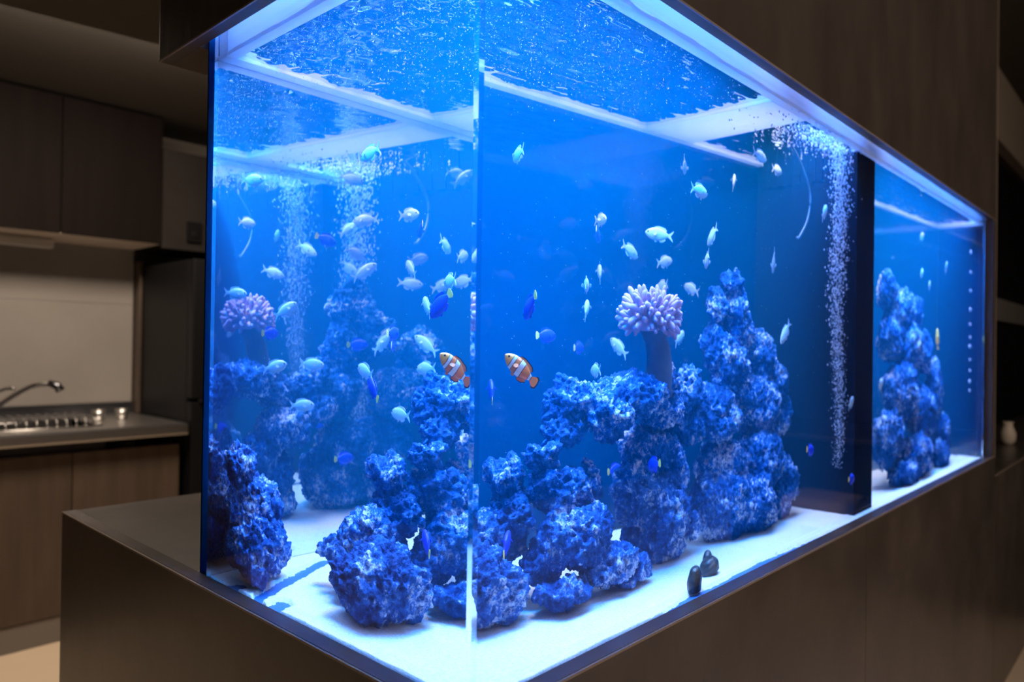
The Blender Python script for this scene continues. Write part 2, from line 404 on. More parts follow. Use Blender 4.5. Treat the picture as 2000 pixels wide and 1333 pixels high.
# sand
gx, gy = 560, 150
X = np.linspace(T + 0.0012, L - T - 0.0012, gx); Y = np.linspace(T + 0.0012, W - T - 0.0012, gy)
XX, YY = np.meshgrid(X, Y, indexing='ij'); x = XX.ravel(); y = YY.ravel(); P2 = np.stack([x, y, np.zeros_like(x)], 1)
z = -0.0003 + 0.0018 * fbm(P2 * 7, 3) + 0.0007 * fbm(P2 * 45 + 9, 2)
jag = 0.010 * fbm(P2 * 60 + 2, 3)
wfront = np.interp(x, [0.25, 0.34, 0.43, 0.52, 0.66, 0.80, 0.95, 1.10, 1.3], [0.0, 0.012, 0.038, 0.034, 0.047, 0.032, 0.024, 0.016, 0.0])
z -= 0.02 * sstep(-0.004, 0.004, wfront - y + jag * 0.6) * (wfront > 0.004)
def seg_d(ax, ay, bx, by):
    dx, dy = bx - ax, by - ay; t = np.clip(((x - ax) * dx + (y - ay) * dy) / (dx * dx + dy * dy), 0, 1)
    return np.hypot(x - ax - t * dx, y - ay - t * dy)
for (ax, ay, bx, by, w0) in [(0.0, 0.412, 0.34, 0.505, 0.013), (0.0, 0.49, 0.045, 0.482, 0.018), (0.0, 0.372, 0.055, 0.378, 0.016)]:
    z -= 0.02 * sstep(-0.003, 0.003, w0 - seg_d(ax, ay, bx, by) + jag * 0.5)
z = np.maximum(z, -0.0065)
vs = np.stack([x, y, z], 1).tolist()
faces = [(i * gy + j, (i + 1) * gy + j, (i + 1) * gy + j + 1, i * gy + j + 1) for i in range(gx - 1) for j in range(gy - 1)]
rim = [i * gy for i in range(gx)] + [(gx - 1) * gy + j for j in range(1, gy)] + [i * gy + gy - 1 for i in range(gx - 2, -1, -1)] + [j for j in range(gy - 2, 0, -1)]
k0 = len(vs); vs += [(vs[i][0], vs[i][1], -0.0075) for i in rim]; nr_ = len(rim)
faces += [(rim[i], k0 + i, k0 + (i + 1) % nr_, rim[(i + 1) % nr_]) for i in range(nr_)]
tag(mesh_obj('sand', vs, faces, 'sand', None, True), 'white sand bed covering the tank bottom', 'sand', kind='stuff')

# ================================================================== LED LAMPS IN THE CANOPY, WITH ADDED BLUE FILL LIGHTS
for k, lx in enumerate((0.31, 0.87, 1.43, 1.99)):
    root = tag(empty('led_lamp', (lx, 0.28, 1.08)), 'white lamp panel in the canopy above the water, %s from the near corner' % ('first', 'second', 'third', 'fourth')[k], 'lamp', 'lamps above the tank')
    box('housing', (-0.24, -0.15, 0.004), (0.24, 0.15, 0.03), 'black_gloss', root)
    tube('hanger', [(-0.2, 0, 0.03), (-0.2, 0, CEIL - 1.08)], 0.002, 'steel', root)
    tube('hanger', [(0.2, 0, 0.03), (0.2, 0, CEIL - 1.08)], 0.002, 'steel', root)
    area('led_board', (0, 0, 0.0), (0, 0, -1), 0.44, 0.24, LED_POWER, LED_COLOR, root)

for bx, by, ln, ang, lab in [(0.37, 0.085, 0.56, 0, 'added blue fill light over the front rim nearest the corner'), (0.97, 0.085, 0.24, 0, 'short added blue fill light over the front rim by the weir'),
                             (1.76, 0.085, 0.96, 0, 'long added blue fill light over the far half of the front rim'), (0.09, 0.32, 0.40, math.pi / 2, 'added blue fill light over the short side rim')]:
    root = tag(empty('blue_fill_light', (bx, by, 0.87)), lab, 'lamp', 'blue fill lights added in the canopy'); root.rotation_euler.z = ang  # unseen fill lights, added to turn the shaded rock sides blue
    box('housing', (-ln / 2, -0.02, 0.003), (ln / 2, 0.02, 0.022), 'black_gloss', root)
    for sx in (-1, 1): tube('hanger', [(sx * ln * 0.4, 0, 0.022), (sx * ln * 0.4, 0, CEIL - 0.87)], 0.002, 'steel', root)
    area('led_board', (0, 0, 0.0), (0, 0.25 if ang == 0 else -0.25, -1), ln * 0.96, 0.03, BLUE_PER_M * ln, BLUE_COLOR, root)

# ================================================================== ROCKS
def make_rock(lumps, label, seed, voxel=0.0030, amp=1.0):
    bm = bmesh.new()
    for (cx_, cy_, cz_, rh, rv) in lumps:
        bmesh.ops.create_icosphere(bm, subdivisions=3, radius=1.0, matrix=Matrix.Translation((cx_, cy_, cz_)) @ Matrix.Diagonal((rh * 0.98, rh * 0.98, rv * 0.98, 1)))
    me = bpy.data.meshes.new('tmp'); bm.to_mesh(me); bm.free()
    # break the round outlines before fusing the lumps
    n = len(me.vertices); co = np.empty(n * 3); me.vertices.foreach_get('co', co); co = co.reshape(-1, 3)
    off = np.array([seed * 3.1, seed * 1.7, seed * 0.9])
    d = np.stack([fbm(co * 26 + off + k * 31, 2) for k in range(3)], 1)
    co = co + d * 0.011 * amp; me.vertices.foreach_set('co', co.ravel()); me.update()
    tmp = bpy.data.objects.new('tmp', me); col.objects.link(tmp)
    md = tmp.modifiers.new('r', 'REMESH'); md.mode = 'VOXEL'; md.voxel_size = voxel
    dg = bpy.context.evaluated_depsgraph_get(); em = bpy.data.meshes.new_from_object(tmp.evaluated_get(dg))
    bpy.data.objects.remove(tmp); bpy.data.meshes.remove(me)
    n = len(em.vertices); co = np.empty(n * 3); em.vertices.foreach_get('co', co); co = co.reshape(-1, 3)
    nr = np.empty(n * 3); em.vertices.foreach_get('normal', nr); nr = nr.reshape(-1, 3)
    warp = co + 0.006 * np.stack([perlin(co * 45 + off + 7 * k) for k in range(3)], 1)
    h = 0.0080 * fbm(warp * 38 + off, 4)
    h += 0.0065 * (0.45 - worley(warp * 42 + off))           # rounded knobs
    h -= 0.0095 * sstep(0.45, 0.10, worley(warp * 70 + off + 50))  # small pits
    h += 0.0052 * fbm(warp * 120 + off, 3)
    co = co + nr * (h * amp)[:, None]
    co[:, 2] = np.maximum(co[:, 2], -0.0015)
    co[:, 0] = np.clip(co[:, 0], T + 0.004, L - T - 0.004); co[:, 1] = np.clip(co[:, 1], T + 0.004, W - T - 0.004)
    base = Vector((co[:, 0].mean(), co[:, 1].mean(), co[:, 2].min()))
    co = co - np.array(base)
    em.vertices.foreach_set('co', co.ravel()); em.update(); em.name = 'live_rock'
    em.materials.clear(); em.materials.append(M['rock']); em.polygons.foreach_set('use_smooth', [True] * len(em.polygons))
    o = bpy.data.objects.new('live_rock', em); o.location = base; link(o)
    return tag(o, label, 'rock', 'live rocks in the tank')
ROCKS = [
 ([(.135, .240, .046, .066, .050), (.105, .278, .050, .032, .030), (.175, .222, .036, .042, .038)], 'big round blue rock on the sand nearest the front corner'),
 ([(.192, .300, .088, .048, .038), (.21, .33, .06, .045, .05), (.205, .32, .02, .045, .03)], 'pitted rock sitting on top of the round corner boulder'),
 ([(.20, .396, .056, .020, .018), (.175, .346, .054, .022, .022), (.155, .325, .035, .02, .02)], 'small knobbly rock chip at the left of the corner boulder'),
 ([(.234, .3, .164, .031, .026), (.241, .29, .128, .028, .032), (.226, .25, .118, .023, .022), (.233, .3, .08, .037, .033)], 'anvil-shaped rock jutting left above the corner boulders'),
 ([(.339, .28, .257, .038, .035), (.334, .29, .288, .015, .015), (.271, .25, .193, .029, .023), (.306, .26, .217, .026, .023), (.344, .26, .229, .024, .029)], 'stepped rock climbing from the anvil rock up to the arch'),
 ([(.3, .25, .141, .049, .035), (.302, .21, .083, .063, .044), (.344, .21, .097, .035, .028), (.362, .19, .036, .052, .031), (.253, .17, .025, .04, .02), (.257, .23, .058, .03, .036), (.376, .27, .138, .019, .037)], 'large crusty rock on the sand forming the left foot of the arch'),
 ([(.419, .18, .018, .029, .020), (.387, .185, .016, .023, .016)], 'low rounded rock nub on the sand right of the arch foot'),
 ([(.382, .22, .242, .041, .038), (.462, .25, .267, .074, .033), (.551, .27, .24, .053, .033), (.363, .25, .265, .035, .022)], 'broad domed rock bridging the arch beside the tree-like coral'),
 ([(.542, .3, .173, .064, .041), (.485, .27, .113, .048, .051), (.542, .26, .078, .063, .058), (.566, .235, .138, .022, .041), (.612, .25, .043, .023, .025), (.545, .275, .028, .052, .038), (.505, .285, .030, .040, .038)], 'dark pillar rock standing under the domed rock'),
 ([(.633, .3, .209, .060, .035), (.654, .3, .283, .035, .028), (.539, .24, .292, .022, .030), (.62, .29, .25, .05, .03), (.718, .29, .24, .060, .035)], 'rock slab carrying the coral between dome and tall tower'),
 ([(.782, .3, .459, .026, .025), (.737, .3, .417, .026, .037), (.805, .3, .404, .036, .055), (.742, .3, .341, .038, .046), (.767, .27, .312, .042, .041), (.825, .32, .361, .050, .055), (.775, .3, .27, .05, .04)], 'tall knobbly rock tower peak reaching highest in the tank'),
 ([(.945, .36, .322, .052, .055), (1.000, .36, .268, .050, .045), (1.030, .36, .202, .040, .043), (.908, .34, .23, .078, .061)], 'hazy rock shoulder behind the tower next to the black column'),
 ([(.726, .28, .213, .060, .035), (.761, .3, .131, .070, .045), (.89, .3, .123, .080, .065), (.751, .27, .069, .070, .054), (.824, .25, .061, .068, .049), (.995, .3, .071, .050, .052), (.685, .28, .069, .035, .053), (.745, .285, .028, .060, .036), (.845, .275, .026, .070, .034), (.965, .305, .028, .050, .036)], 'massive rock base under the tower resting on the sand'),
 ([(.085, .485, .05, .060, .05), (.080, .495, .11, .052, .05), (.06, .505, .165, .036, .03), (.14, .50, .045, .048, .045), (.06, .465, .05, .045, .05), (.13, .505, .10, .04, .035)], 'rock heap against the rear glass at the far left'),
 ([(1.563, .3, .497, .050, .048), (1.664, .3, .452, .085, .055), (1.800, .3, .449, .055, .055), (1.606, .3, .375, .075, .067), (1.731, .28, .349, .095, .07), (1.870, .28, .335, .055, .065)], 'craggy rock top in the far half beyond the black column'),
 ([(1.638, .25, .233, .110, .076), (1.973, .28, .228, .060, .101), (1.82, .25, .162, .10, .081), (2.03, .25, .085, .060, .078)], 'mid-height rock wall in the far half of the tank'),
 ([(1.508, .22, .117, .085, .072), (1.722, .2, .057, .11, .060), (1.58, .17, .025, .09, .034), (1.98, .22, .03, .07, .046)], 'lowest rock pile on the sand in the far half'),
]
for i, (lm, lab) in enumerate(ROCKS):
    far = lm[0][0] > 1.3
    make_rock(lm, lab, i + 1, 0.0050 if far else 0.0025, 1.5 if far else 1.0)

# ================================================================== CORAL
random.seed(4)
cr = tag(empty('leather_coral', (0.515, 0.237, 0.300)), 'pinkish tree-shaped coral with finger lobes standing on the rock slab', 'coral')
CC = Vector((0.489, 0.229, 0.396)) - Vector((0.515, 0.237, 0.300))
tube('stalk', smooth_path([(0.004, 0.006, -0.035), (0.002, 0, 0.02), (CC.x * 0.5, CC.y * 0.5, 0.06), (CC.x * 0.9, CC.y, 0.095)], 5),
     [0.030 - 0.0009 * k if k < 9 else 0.022 + 0.0030 * (k - 9) for k in range(16)], 'coral_stalk', cr, 18)
# cap
bm = bmesh.new(); bmesh.ops.create_uvsphere(bm, u_segments=24, v_segments=12, radius=1.0, matrix=Matrix.Translation(CC + Vector((0, 0, -0.008))) @ Matrix.Diagonal((0.046, 0.044, 0.026, 1)))
bm_obj('cap', bm, 'coral', cr, True)
# one finger mesh, shared
fv = []; ff = []; RG = [(0, 0.0060), (0.35, 0.0064), (0.7, 0.0060), (0.9, 0.0042), (1.0, 0.0012)]
for i, (t, r) in enumerate(RG):
    for k in range(8):
        a = 2 * math.pi * k / 8; fv.append((r * math.cos(a) + 0.004 * t * t, r * math.sin(a), t * 0.026))
for i in range(len(RG) - 1):
    for k in range(8): ff.append((i * 8 + k, i * 8 + (k + 1) % 8, (i + 1) * 8 + (k + 1) % 8, (i + 1) * 8 + k))
ff.append(tuple(range(32, 40)))
first = None; N = 190
for k in range(N):
    zc = 0.97 - 1.62 * (k + 0.5) / N; ph = k * 2.399963 + random.uniform(-0.2, 0.2)
    rr = math.sqrt(1 - zc * zc); d = Vector((rr * math.cos(ph), rr * math.sin(ph), zc)).normalized()
    pos = CC + Vector((d.x * 0.050, d.y * 0.048, d.z * 0.030 - 0.008))
    dd = (d + Vector((random.uniform(-.35, .35), random.uniform(-.35, .35), random.uniform(-.1, .35)))).normalized()
    if first is None: first = o = mesh_obj('coral_finger', fv, ff, 'coral', cr, True)
    else: o = first.copy(); link(o, cr)
    o.location = pos; o.rotation_euler = (dd.to_track_quat('Z', 'X') @ Matrix.Rotation(random.uniform(0, 6.28), 3, 'Z').to_quaternion()).to_euler()
    s = random.uniform(0.6, 0.9); o.scale = (s, s, s * random.uniform(0.7, 1.15))

# ================================================================== FISH
def fish_body(hmax, wmax, arch=0.0):
    """Unit-length fish body, snout at x=+0.5, tail root at x=-0.30."""
    prof = [(0.50, 0.03), (0.485, 0.16), (0.45, 0.37), (0.39, 0.60), (0.30, 0.83), (0.18, 0.97), (0.06, 1.0), (-0.06, 0.92), (-0.16, 0.74), (-0.24, 0.50), (-0.30, 0.32), (-0.34, 0.27)]
    V = []; F = []; S = 16
    for i, (px, h) in enumerate(prof):
        w = wmax * (h ** 0.8) * (1.0 if px > 0 else 1.0 + px * 1.6)
        for k in range(S):
            a = 2 * math.pi * k / S; V.append((px, w * math.cos(a), hmax * h * math.sin(a) + arch * hmax * (0.2 - abs(px - 0.1)) * 0.5))
    n = len(prof)
    for i in range(n - 1):
        for k in range(S): F.append((i * S + k, (i + 1) * S + k, (i + 1) * S + (k + 1) % S, i * S + (k + 1) % S))
    F.append(tuple(range(S))[::-1][::-1]); F.append(tuple((n - 1) * S + k for k in range(S))[::-1])
    return V, F
def fin_mesh(outline, th=0.006, axis='y'):
    """A thin fin with thickness from an outline in the x-z plane."""
    n = len(outline); V = [(x_, -th, z_) for x_, z_ in outline] + [(x_, th, z_) for x_, z_ in outline]
    F = [tuple(range(n)), tuple(range(n, 2 * n))[::-1]] + [(i, i + n, (i + 1) % n + n, (i + 1) % n) for i in range(n)]
    return V, F
def build_fish(kind):
    root = bpy.data.objects.new(kind, None); root.empty_display_size = 0.3; link(root)
    if kind == 'chromis': hm, wm, bmn, fm, tm = 0.185, 0.085, 'chromis', 'chromis_fin', 'chromis_fin'
    elif kind == 'damselfish': hm, wm, bmn, fm, tm = 0.215, 0.095, 'damsel', 'damsel', 'damsel_tail'
    elif kind == 'clownfish': hm, wm, bmn, fm, tm = 0.19, 0.10, 'clown', 'fin_orange', 'fin_orange'
    else: hm, wm, bmn, fm, tm = 0.20, 0.08, 'yellow_fish', 'yellow_fish', 'yellow_fish'
    V, F = fish_body(hm, wm)
    body = mesh_obj('body', V, F, bmn, root, True)
    if kind == 'chromis':
        tail = [(-0.32, 0.05), (-0.38, 0.07), (-0.52, 0.17), (-0.50, 0.11), (-0.42, 0.0), (-0.50, -0.11), (-0.52, -0.17), (-0.38, -0.07), (-0.32, -0.05)]
    else:
        tail = [(-0.32, 0.05), (-0.38, 0.09), (-0.45, 0.13), (-0.50, 0.10), (-0.515, 0.0), (-0.50, -0.10), (-0.45, -0.13), (-0.38, -0.09), (-0.32, -0.05)]
    V, F = fin_mesh(tail); tl = mesh_obj('tail_fin', V, F, tm, root)
    if kind == 'clownfish':
        V, F = fin_mesh([(-0.40, 0.115), (-0.46, 0.15), (-0.53, 0.115), (-0.55, 0), (-0.53, -0.115), (-0.46, -0.15), (-0.40, -0.115), (-0.46, -0.115), (-0.505, -0.09), (-0.52, 0), (-0.505, 0.09), (-0.46, 0.115)], 0.007)
        mesh_obj('tail_edge', V, F, 'fin_dark', tl)
    dz = hm
    dorsal = [(0.20, dz * 0.93), (0.14, dz * 1.18), (0.02, dz * 1.26), (-0.10, dz * 1.18), (-0.20, dz * 1.08), (-0.27, dz * 0.72), (-0.22, dz * 0.5), (-0.1, dz * 0.78), (0.05, dz * 0.93)]
    V, F = fin_mesh(dorsal, 0.005); dl = mesh_obj('dorsal_fin', V, F, fm, root)
    if kind == 'clownfish':
        top = [(0.15, dz * 1.17), (0.02, dz * 1.26), (-0.10, dz * 1.18), (-0.20, dz * 1.08), (-0.27, dz * 0.72), (-0.285, dz * 0.78), (-0.215, dz * 1.18), (-0.10, dz * 1.28), (0.02, dz * 1.36), (0.16, dz * 1.24)]
        V, F = fin_mesh(top, 0.006); mesh_obj('dorsal_edge', V, F, 'fin_dark', dl)
    anal = [(0.0, -dz * 0.9), (-0.06, -dz * 1.2), (-0.16, -dz * 1.12), (-0.25, -dz * 0.78), (-0.22, -dz * 0.5), (-0.1, -dz * 0.75)]
    V, F = fin_mesh(anal, 0.005); an = mesh_obj('anal_fin', V, F, fm, root)
    if kind == 'clownfish':
        V, F = fin_mesh([(-0.03, -dz * 1.05), (-0.06, -dz * 1.2), (-0.16, -dz * 1.12), (-0.25, -dz * 0.78), (-0.265, -dz * 0.84), (-0.17, -dz * 1.22), (-0.06, -dz * 1.30), (-0.02, -dz * 1.12)], 0.006)
        mesh_obj('anal_edge', V, F, 'fin_dark', an)
    pel = [(0.17, -dz * 0.9), (0.12, -dz * 1.30), (0.05, -dz * 1.15), (0.10, -dz * 0.9)]
    V, F = fin_mesh(pel, 0.006); mesh_obj('pelvic_fin', V, F, fm, root)
    for s in (-1, 1):
        V, F = fin_mesh([(0.0, 0.0), (-0.04, 0.05), (-0.12, 0.045), (-0.15, 0.0), (-0.11, -0.05), (-0.03, -0.04)], 0.004)
        o = mesh_obj('pectoral_fin', V, F, fm, root); o.location = (0.20, s * wm * 0.92, -0.03); o.rotation_euler = (s * 0.35, 0.3, -s * 0.55)
        bm = bmesh.new(); bmesh.ops.create_uvsphere(bm, u_segments=10, v_segments=6, radius=0.027)
        o = bm_obj('eye', bm, 'eye_black', root, True); o.location = (0.395, s * wm * 0.60, 0.035); o.scale = (1, 0.55, 1)
    return root
def copy_thing(root):
    c = root.copy(); link(c)
    for ch in list(root.children):
        d = ch.copy(); link(d, c)
        for g in list(ch.children):
            h_ = g.copy(); link(h_, d)
    return c
def pose(o, P, d, length):
    X_ = Vector(d).normalized(); Z_ = Vector((0, 0, 1)); Z_ = (Z_ - X_ * Z_.dot(X_))
    if Z_.length < 0.15: Z_ = Vector((-1, 0.2, 0)) - X_ * Vector((-1, 0.2, 0)).dot(X_)
    Z_.normalize(); Y_ = Z_.cross(X_)
    m = Matrix(((X_.x, Y_.x, Z_.x), (X_.y, Y_.y, Z_.y), (X_.z, Y_.z, Z_.z)))
    o.location = P; o.rotation_mode = 'QUATERNION'; o.rotation_quaternion = m.to_quaternion(); o.scale = (length,) * 3
FISH = [
 ('c', .312, .4, .622, .28, .95, -.13, .056, 'pale fish swimming highest and leftmost, just right of the corner seam'),
 ('c', .688, .373, .667, .66, .7, -.26, .056, 'small pale fish right under the bright cross brace'),
 ('c', .559, .165, .587, .99, .15, -.04, .056, 'sharp pale fish facing right, high below the cross brace'),
 ('c', .567, .5, .564, -.22, -.98, -.04, .056, 'small pale fish above a blue fish, left of the largest pale fish'),
 ('c', .612, .361, .535, -.77, .63, .09, .060, 'largest pale fish facing left in the middle of the shoal'),
 ('c', .603, .445, .51, .92, .22, -.33, .056, 'pale fish nosing down to the right below the largest pale fish'),
 ('c', .567, .497, .471, .49, .73, .48, .056, 'tiny pale fish head-up alone in open water left of the coral'),
 ('c', .744, .5, .505, .96, .19, .19, .056, 'hazy pale fish facing right midway above the coral'),
 ('c', .677, .253, .534, .21, .84, -.5, .056, 'pale fish diving with forked tail up, above the rock tower'),
 ('c', .616, .2, .485, .51, .8, -.31, .056, 'pale fish directly below the diving one, over the tower'),
 ('c', .73, .49, .457, .23, .97, -.13, .056, 'pale fish touching the top of the coral crown'),
 ('c', .828, .5, .458, -.03, .96, .28, .056, 'hazy pale fish just right of the coral crown'),
 ('c', .621, .5, .34, -.14, .83, .55, .056, 'pale fish swimming up-left beside the lower left of the coral'),
 ('c', .735, .43, .359, .83, .41, .39, .056, 'pale fish between coral stalk and rock tower'),
 ('c', .871, .224, .506, .4, .56, -.73, .056, 'slender pale fish standing vertical before the black column'),
 ('c', .901, .2, .372, -.64, .05, -.77, .056, 'bright pale fish diving before the black column right of the tower'),
 ('c', .997, .12, .613, .77, .35, .54, .056, 'pale fish beside the bubble column on the black weir'),
 ('c', .838, .256, .703, .99, .07, -.1, .056, 'pale fish near the surface at the end of the rear brace'),
 ('c', 1.04, .4, .722, .97, .25, 0, .056, 'faint pale fish near the surface before the black column'),
 ('c', .944, .48, .689, .6, .56, .57, .056, 'faint small pale fish against the rear wall left of the column'),
 ('c', .955, .30, .245, .62, .5, .6, .056, 'pale fish tucked beside the rock shoulder'),
 ('c', 1.06, .026, .235, .89, .28, .35, .050, 'lower of two pale fish at the right edge of the black column'),
 ('c', 1.283, .06, .266, .91, .32, .25, .056, 'upper of two pale fish right of the black column'),
 ('c', 1.918, .12, .585, .75, .3, .6, .056, 'brightest pale fish in the far half near the end glass'),
 ('c', 1.753, .2, .556, .86, .43, .29, .056, 'left one of the small pale fish above the far rocks'),
 ('c', 1.775, .15, .523, .8, .53, .28, .056, 'lowest pale fish above the far rocks'),
 ('c', 1.855, .3, .671, .93, .26, .26, .056, 'faint pale fish highest in the far half'),
 ('c', .45, .432, .228, .32, .95, .05, .056, 'pale fish outlined left of the upper rocks, seen through the short side'),
 ('c', .5, .415, .301, .33, .94, -.06, .056, 'faint broad pale fish left of the clownfish, seen through the short side'),
 ('c', .35, .438, .298, .39, .9, .19, .056, 'faint pale fish above the yellow-tailed blue fish in the short side'),
 ('c', .38, .287, .431, .62, .78, -.07, .056, 'pale fish near the corner seam high in the short side'),
 ('c', .45, .38, .4, .6, .66, .45, .056, 'pale fish with shiny head beside the dark blue fish at the corner'),
 ('d', .515, .438, .529, .67, .65, -.35, .048, 'blue fish head-down under a small pale fish'),
 ('d', .198, .182, .389, .16, .8, -.58, .052, 'deep blue fish diving above the clownfish'),
 ('d', .377, .399, .356, .98, .18, -.01, .048, 'blue fish facing right with yellow tail, above the clownfish tail'),
 ('d', .529, .51, .338, .87, .5, 0, .046, 'small distant blue fish in open water left of the coral'),
 ('d', .226, .326, .278, .38, .72, .59, .048, 'blue fish below the clownfish, tail hanging down'),
 ('d', .572, .45, .127, .95, .32, .04, .048, 'blue fish with orange tail inside the rock arch'),
 ('d', .458, .18, .167, .11, .98, -.16, .048, 'blue fish with yellow tail before the dark pillar rock'),
 ('d', .921, .1, .15, .96, .24, -.16, .048, 'bright blue fish low before the black column, right of the rock base'),
 ('d', 1.07, .03, .080, .98, .2, -.09, .046, 'lowest bright blue fish at the foot of the black column'),
 ('d', .15, .165, .107, .63, .67, .4, .048, 'blue fish with yellow tail near the corner boulder by the front seam'),
 ('k', .142, .12, .313, -.64, .45, .62, .054, 'orange clownfish with white bands swimming near the front corner'),
 ('y', 1.81, .1, .376, -.02, .1, 1.0, .060, 'yellow orange fish upright above the far rocks'),
]
proto = {}
KN = {'c': ('chromis', 'pale chromis shoal'), 'd': ('damselfish', 'blue yellow-tailed fish'), 'k': ('clownfish', None), 'y': ('yellow_fish', None)}
for (k, fx, fy, fz, dx, dy, dz_, ln, lab) in FISH:
    nm, grp = KN[k]
    if k not in proto: o = proto[k] = build_fish(nm)
    else: o = copy_thing(proto[k])
    pose(o, (fx, fy, fz), (dx, dy, dz_), ln); tag(o, lab, 'fish', grp)

# ================================================================== SNAILS, HOSE, BUBBLES
def snail(P, rad, hgt, tilt, label):
    root = tag(empty('nerite_snail', P), label, 'snail', 'snails on the sand')
    V = []; F = []; n, S = 22, 30
    for i in range(n):
        t = i / (n - 1); th = t * math.pi * 0.62
        for k in range(S):
            ph = 2 * math.pi * k / S; w = 2 * math.pi * 2.2 * t + ph            # a whorl winding up to the apex
            r = math.sin(th + 0.02) ** 0.85 * (1 + 0.03 * math.cos(w) + 0.03 * math.sin(9 * ph + 3 * t))
            V.append((rad * r * math.cos(ph), rad * 0.86 * r * math.sin(ph), hgt * (math.cos(th) + 0.37) / 1.37))
    for i in range(n - 1):
        for k in range(S): F.append((i * S + k, (i + 1) * S + k, (i + 1) * S + (k + 1) % S, i * S + (k + 1) % S))
    F.append(tuple(range(S))); F.append(tuple((n - 1) * S + k for k in range(S))[::-1])
    o = mesh_obj('shell', V, F, 'snail', root, True); o.rotation_euler = tilt; o.location = (0, 0, 0.002)
    bm = bmesh.new(); bmesh.ops.create_uvsphere(bm, u_segments=14, v_segments=8, radius=1.0); f = bm_obj('foot', bm, 'snail_foot', root, True)
    f.scale = (rad * 0.8, rad * 0.6, 0.003); f.location = (0, 0, 0.002)
snail((0.452, 0.043, -0.001), 0.018, 0.034, (0.15, -0.1, 0.6), 'striped oval dark snail on the sand nearest the long front glass')
snail((0.537, 0.088, -0.001), 0.023, 0.026, (-0.2, 0.25, 2.0), 'rough broad dark snail behind the striped oval one')
snail((0.560, 0.122, -0.001), 0.014, 0.028, (0.1, 0.2, 4.0), 'smallest dark snail, farthest back of the three on the sand')
tag(tube('air_hose', smooth_path([(0.955, .29, .79), (0.985, .29, .765), (1.04, .29, .73), (1.088, .29, .675), (1.080, .29, .619), (1.045, .29, .578), (1.03, .29, .572)]), 0.0032, 'hose'),
    'thin curved hose hanging into the water beside the black column', 'hose')
rng = np.random.RandomState(3)
ico_v = np.array([(0, 0, 1), (1, 0, 0), (0, 1, 0), (-1, 0, 0), (0, -1, 0), (0, 0, -1), (.6, .6, .55), (-.6, .6, .55), (-.6, -.6, .55), (.6, -.6, .55)])
bm = bmesh.new(); bmesh.ops.create_icosphere(bm, subdivisions=1, radius=1.0); bm.verts.index_update()
IV = np.array([v.co[:] for v in bm.verts]); IF = np.array([[v.index for v in f.verts] for f in bm.faces]); bm.free()
def specks(name, P, R_, label, cat):
    n = len(P); V = (IV[None] * R_[:, None, None] + P[:, None]).reshape(-1, 3); F = (IF[None] + (np.arange(n) * len(IV))[:, None, None]).reshape(-1, 3)
    o = mesh_obj(name, V.tolist(), F.tolist(), 'bubble', None, True); return tag(o, label, cat, kind='stuff')
n = 4200; t = rng.rand(n) ** 0.8
cx_ = 1.062 - 0.012 * t + 0.010 * np.sin(t * 9); sd = 0.010 + 0.016 * t
P = np.stack([np.minimum(cx_ + rng.normal(size=n) * sd * 0.75, 1.096), 0.10 + rng.normal(size=n) * sd, 0.10 + t * (WATER - 0.105)], 1)
specks('bubble_column', P, 0.0007 + 0.0018 * rng.rand(n) ** 2 * (0.5 + t), 'rising column of white air bubbles beside the black weir', 'bubbles')
n = 1100; a = rng.rand(n) * 6.28; r = np.abs(rng.normal(size=n)) * 0.11
P = np.stack([np.minimum(1.02 + r * np.cos(a) * 1.3 - 0.05, 1.097), np.clip(0.12 + r * np.sin(a), 0.02, 0.5), WATER - 0.0035 - np.abs(rng.normal(size=n)) * 0.004], 1)
specks('surface_foam', P, 0.0007 + 0.0022 * rng.rand(n) ** 2, 'froth of bubbles spreading under the water surface by the weir', 'bubbles')
n = 1900
P = np.stack([0.05 + np.abs(rng.normal(size=n)) * 0.32, T + 0.01 + rng.rand(n) * (W - 2 * T - 0.02), WATER - 0.004 - np.abs(rng.normal(size=n)) * 0.02], 1)
P = P[P[:, 0] < 1.09]
specks('micro_bubbles', P, 0.00035 + 0.0006 * rng.rand(len(P)) ** 3, 'fine glittering micro bubbles drifting under the water surface', 'bubbles')
n = 500
P = np.stack([0.03 + rng.rand(n) * 1.05, T + 0.01 + rng.rand(n) * (W - 2 * T - 0.02), 0.1 + rng.rand(n) * 0.62], 1)
specks('drifting_particles', P, 0.0003 + 0.0003 * rng.rand(n), 'tiny pale particles drifting through the open water', 'particles')

for k, zc in enumerate((0.665, 0.600, 0.540, 0.478, 0.430, 0.388, 0.358, 0.315, 0.280, 0.245, 0.215)):  # small pale spheres in a vertical row at the end glass
    bm = bmesh.new(); bmesh.ops.create_uvsphere(bm, u_segments=12, v_segments=8, radius=0.0075 if k % 3 else 0.0095)
    o = bm_obj('pale_dot', bm, 'bubble', None, True); o.location = (2.268 + 0.001 * (k % 3), 0.163, zc); o.scale = (0.8, 1.25, 0.75)
    tag(o, 'pale dot on the far end glass, %s of the vertical row' % ('topmost', 'second from the top', 'third from the top', 'fourth from the top', 'fifth from the top', 'middle one', 'fifth from the bottom', 'fourth from the bottom', 'third from the bottom', 'second from the bottom', 'lowest')[k], 'bubble', 'pale dots on the end glass')

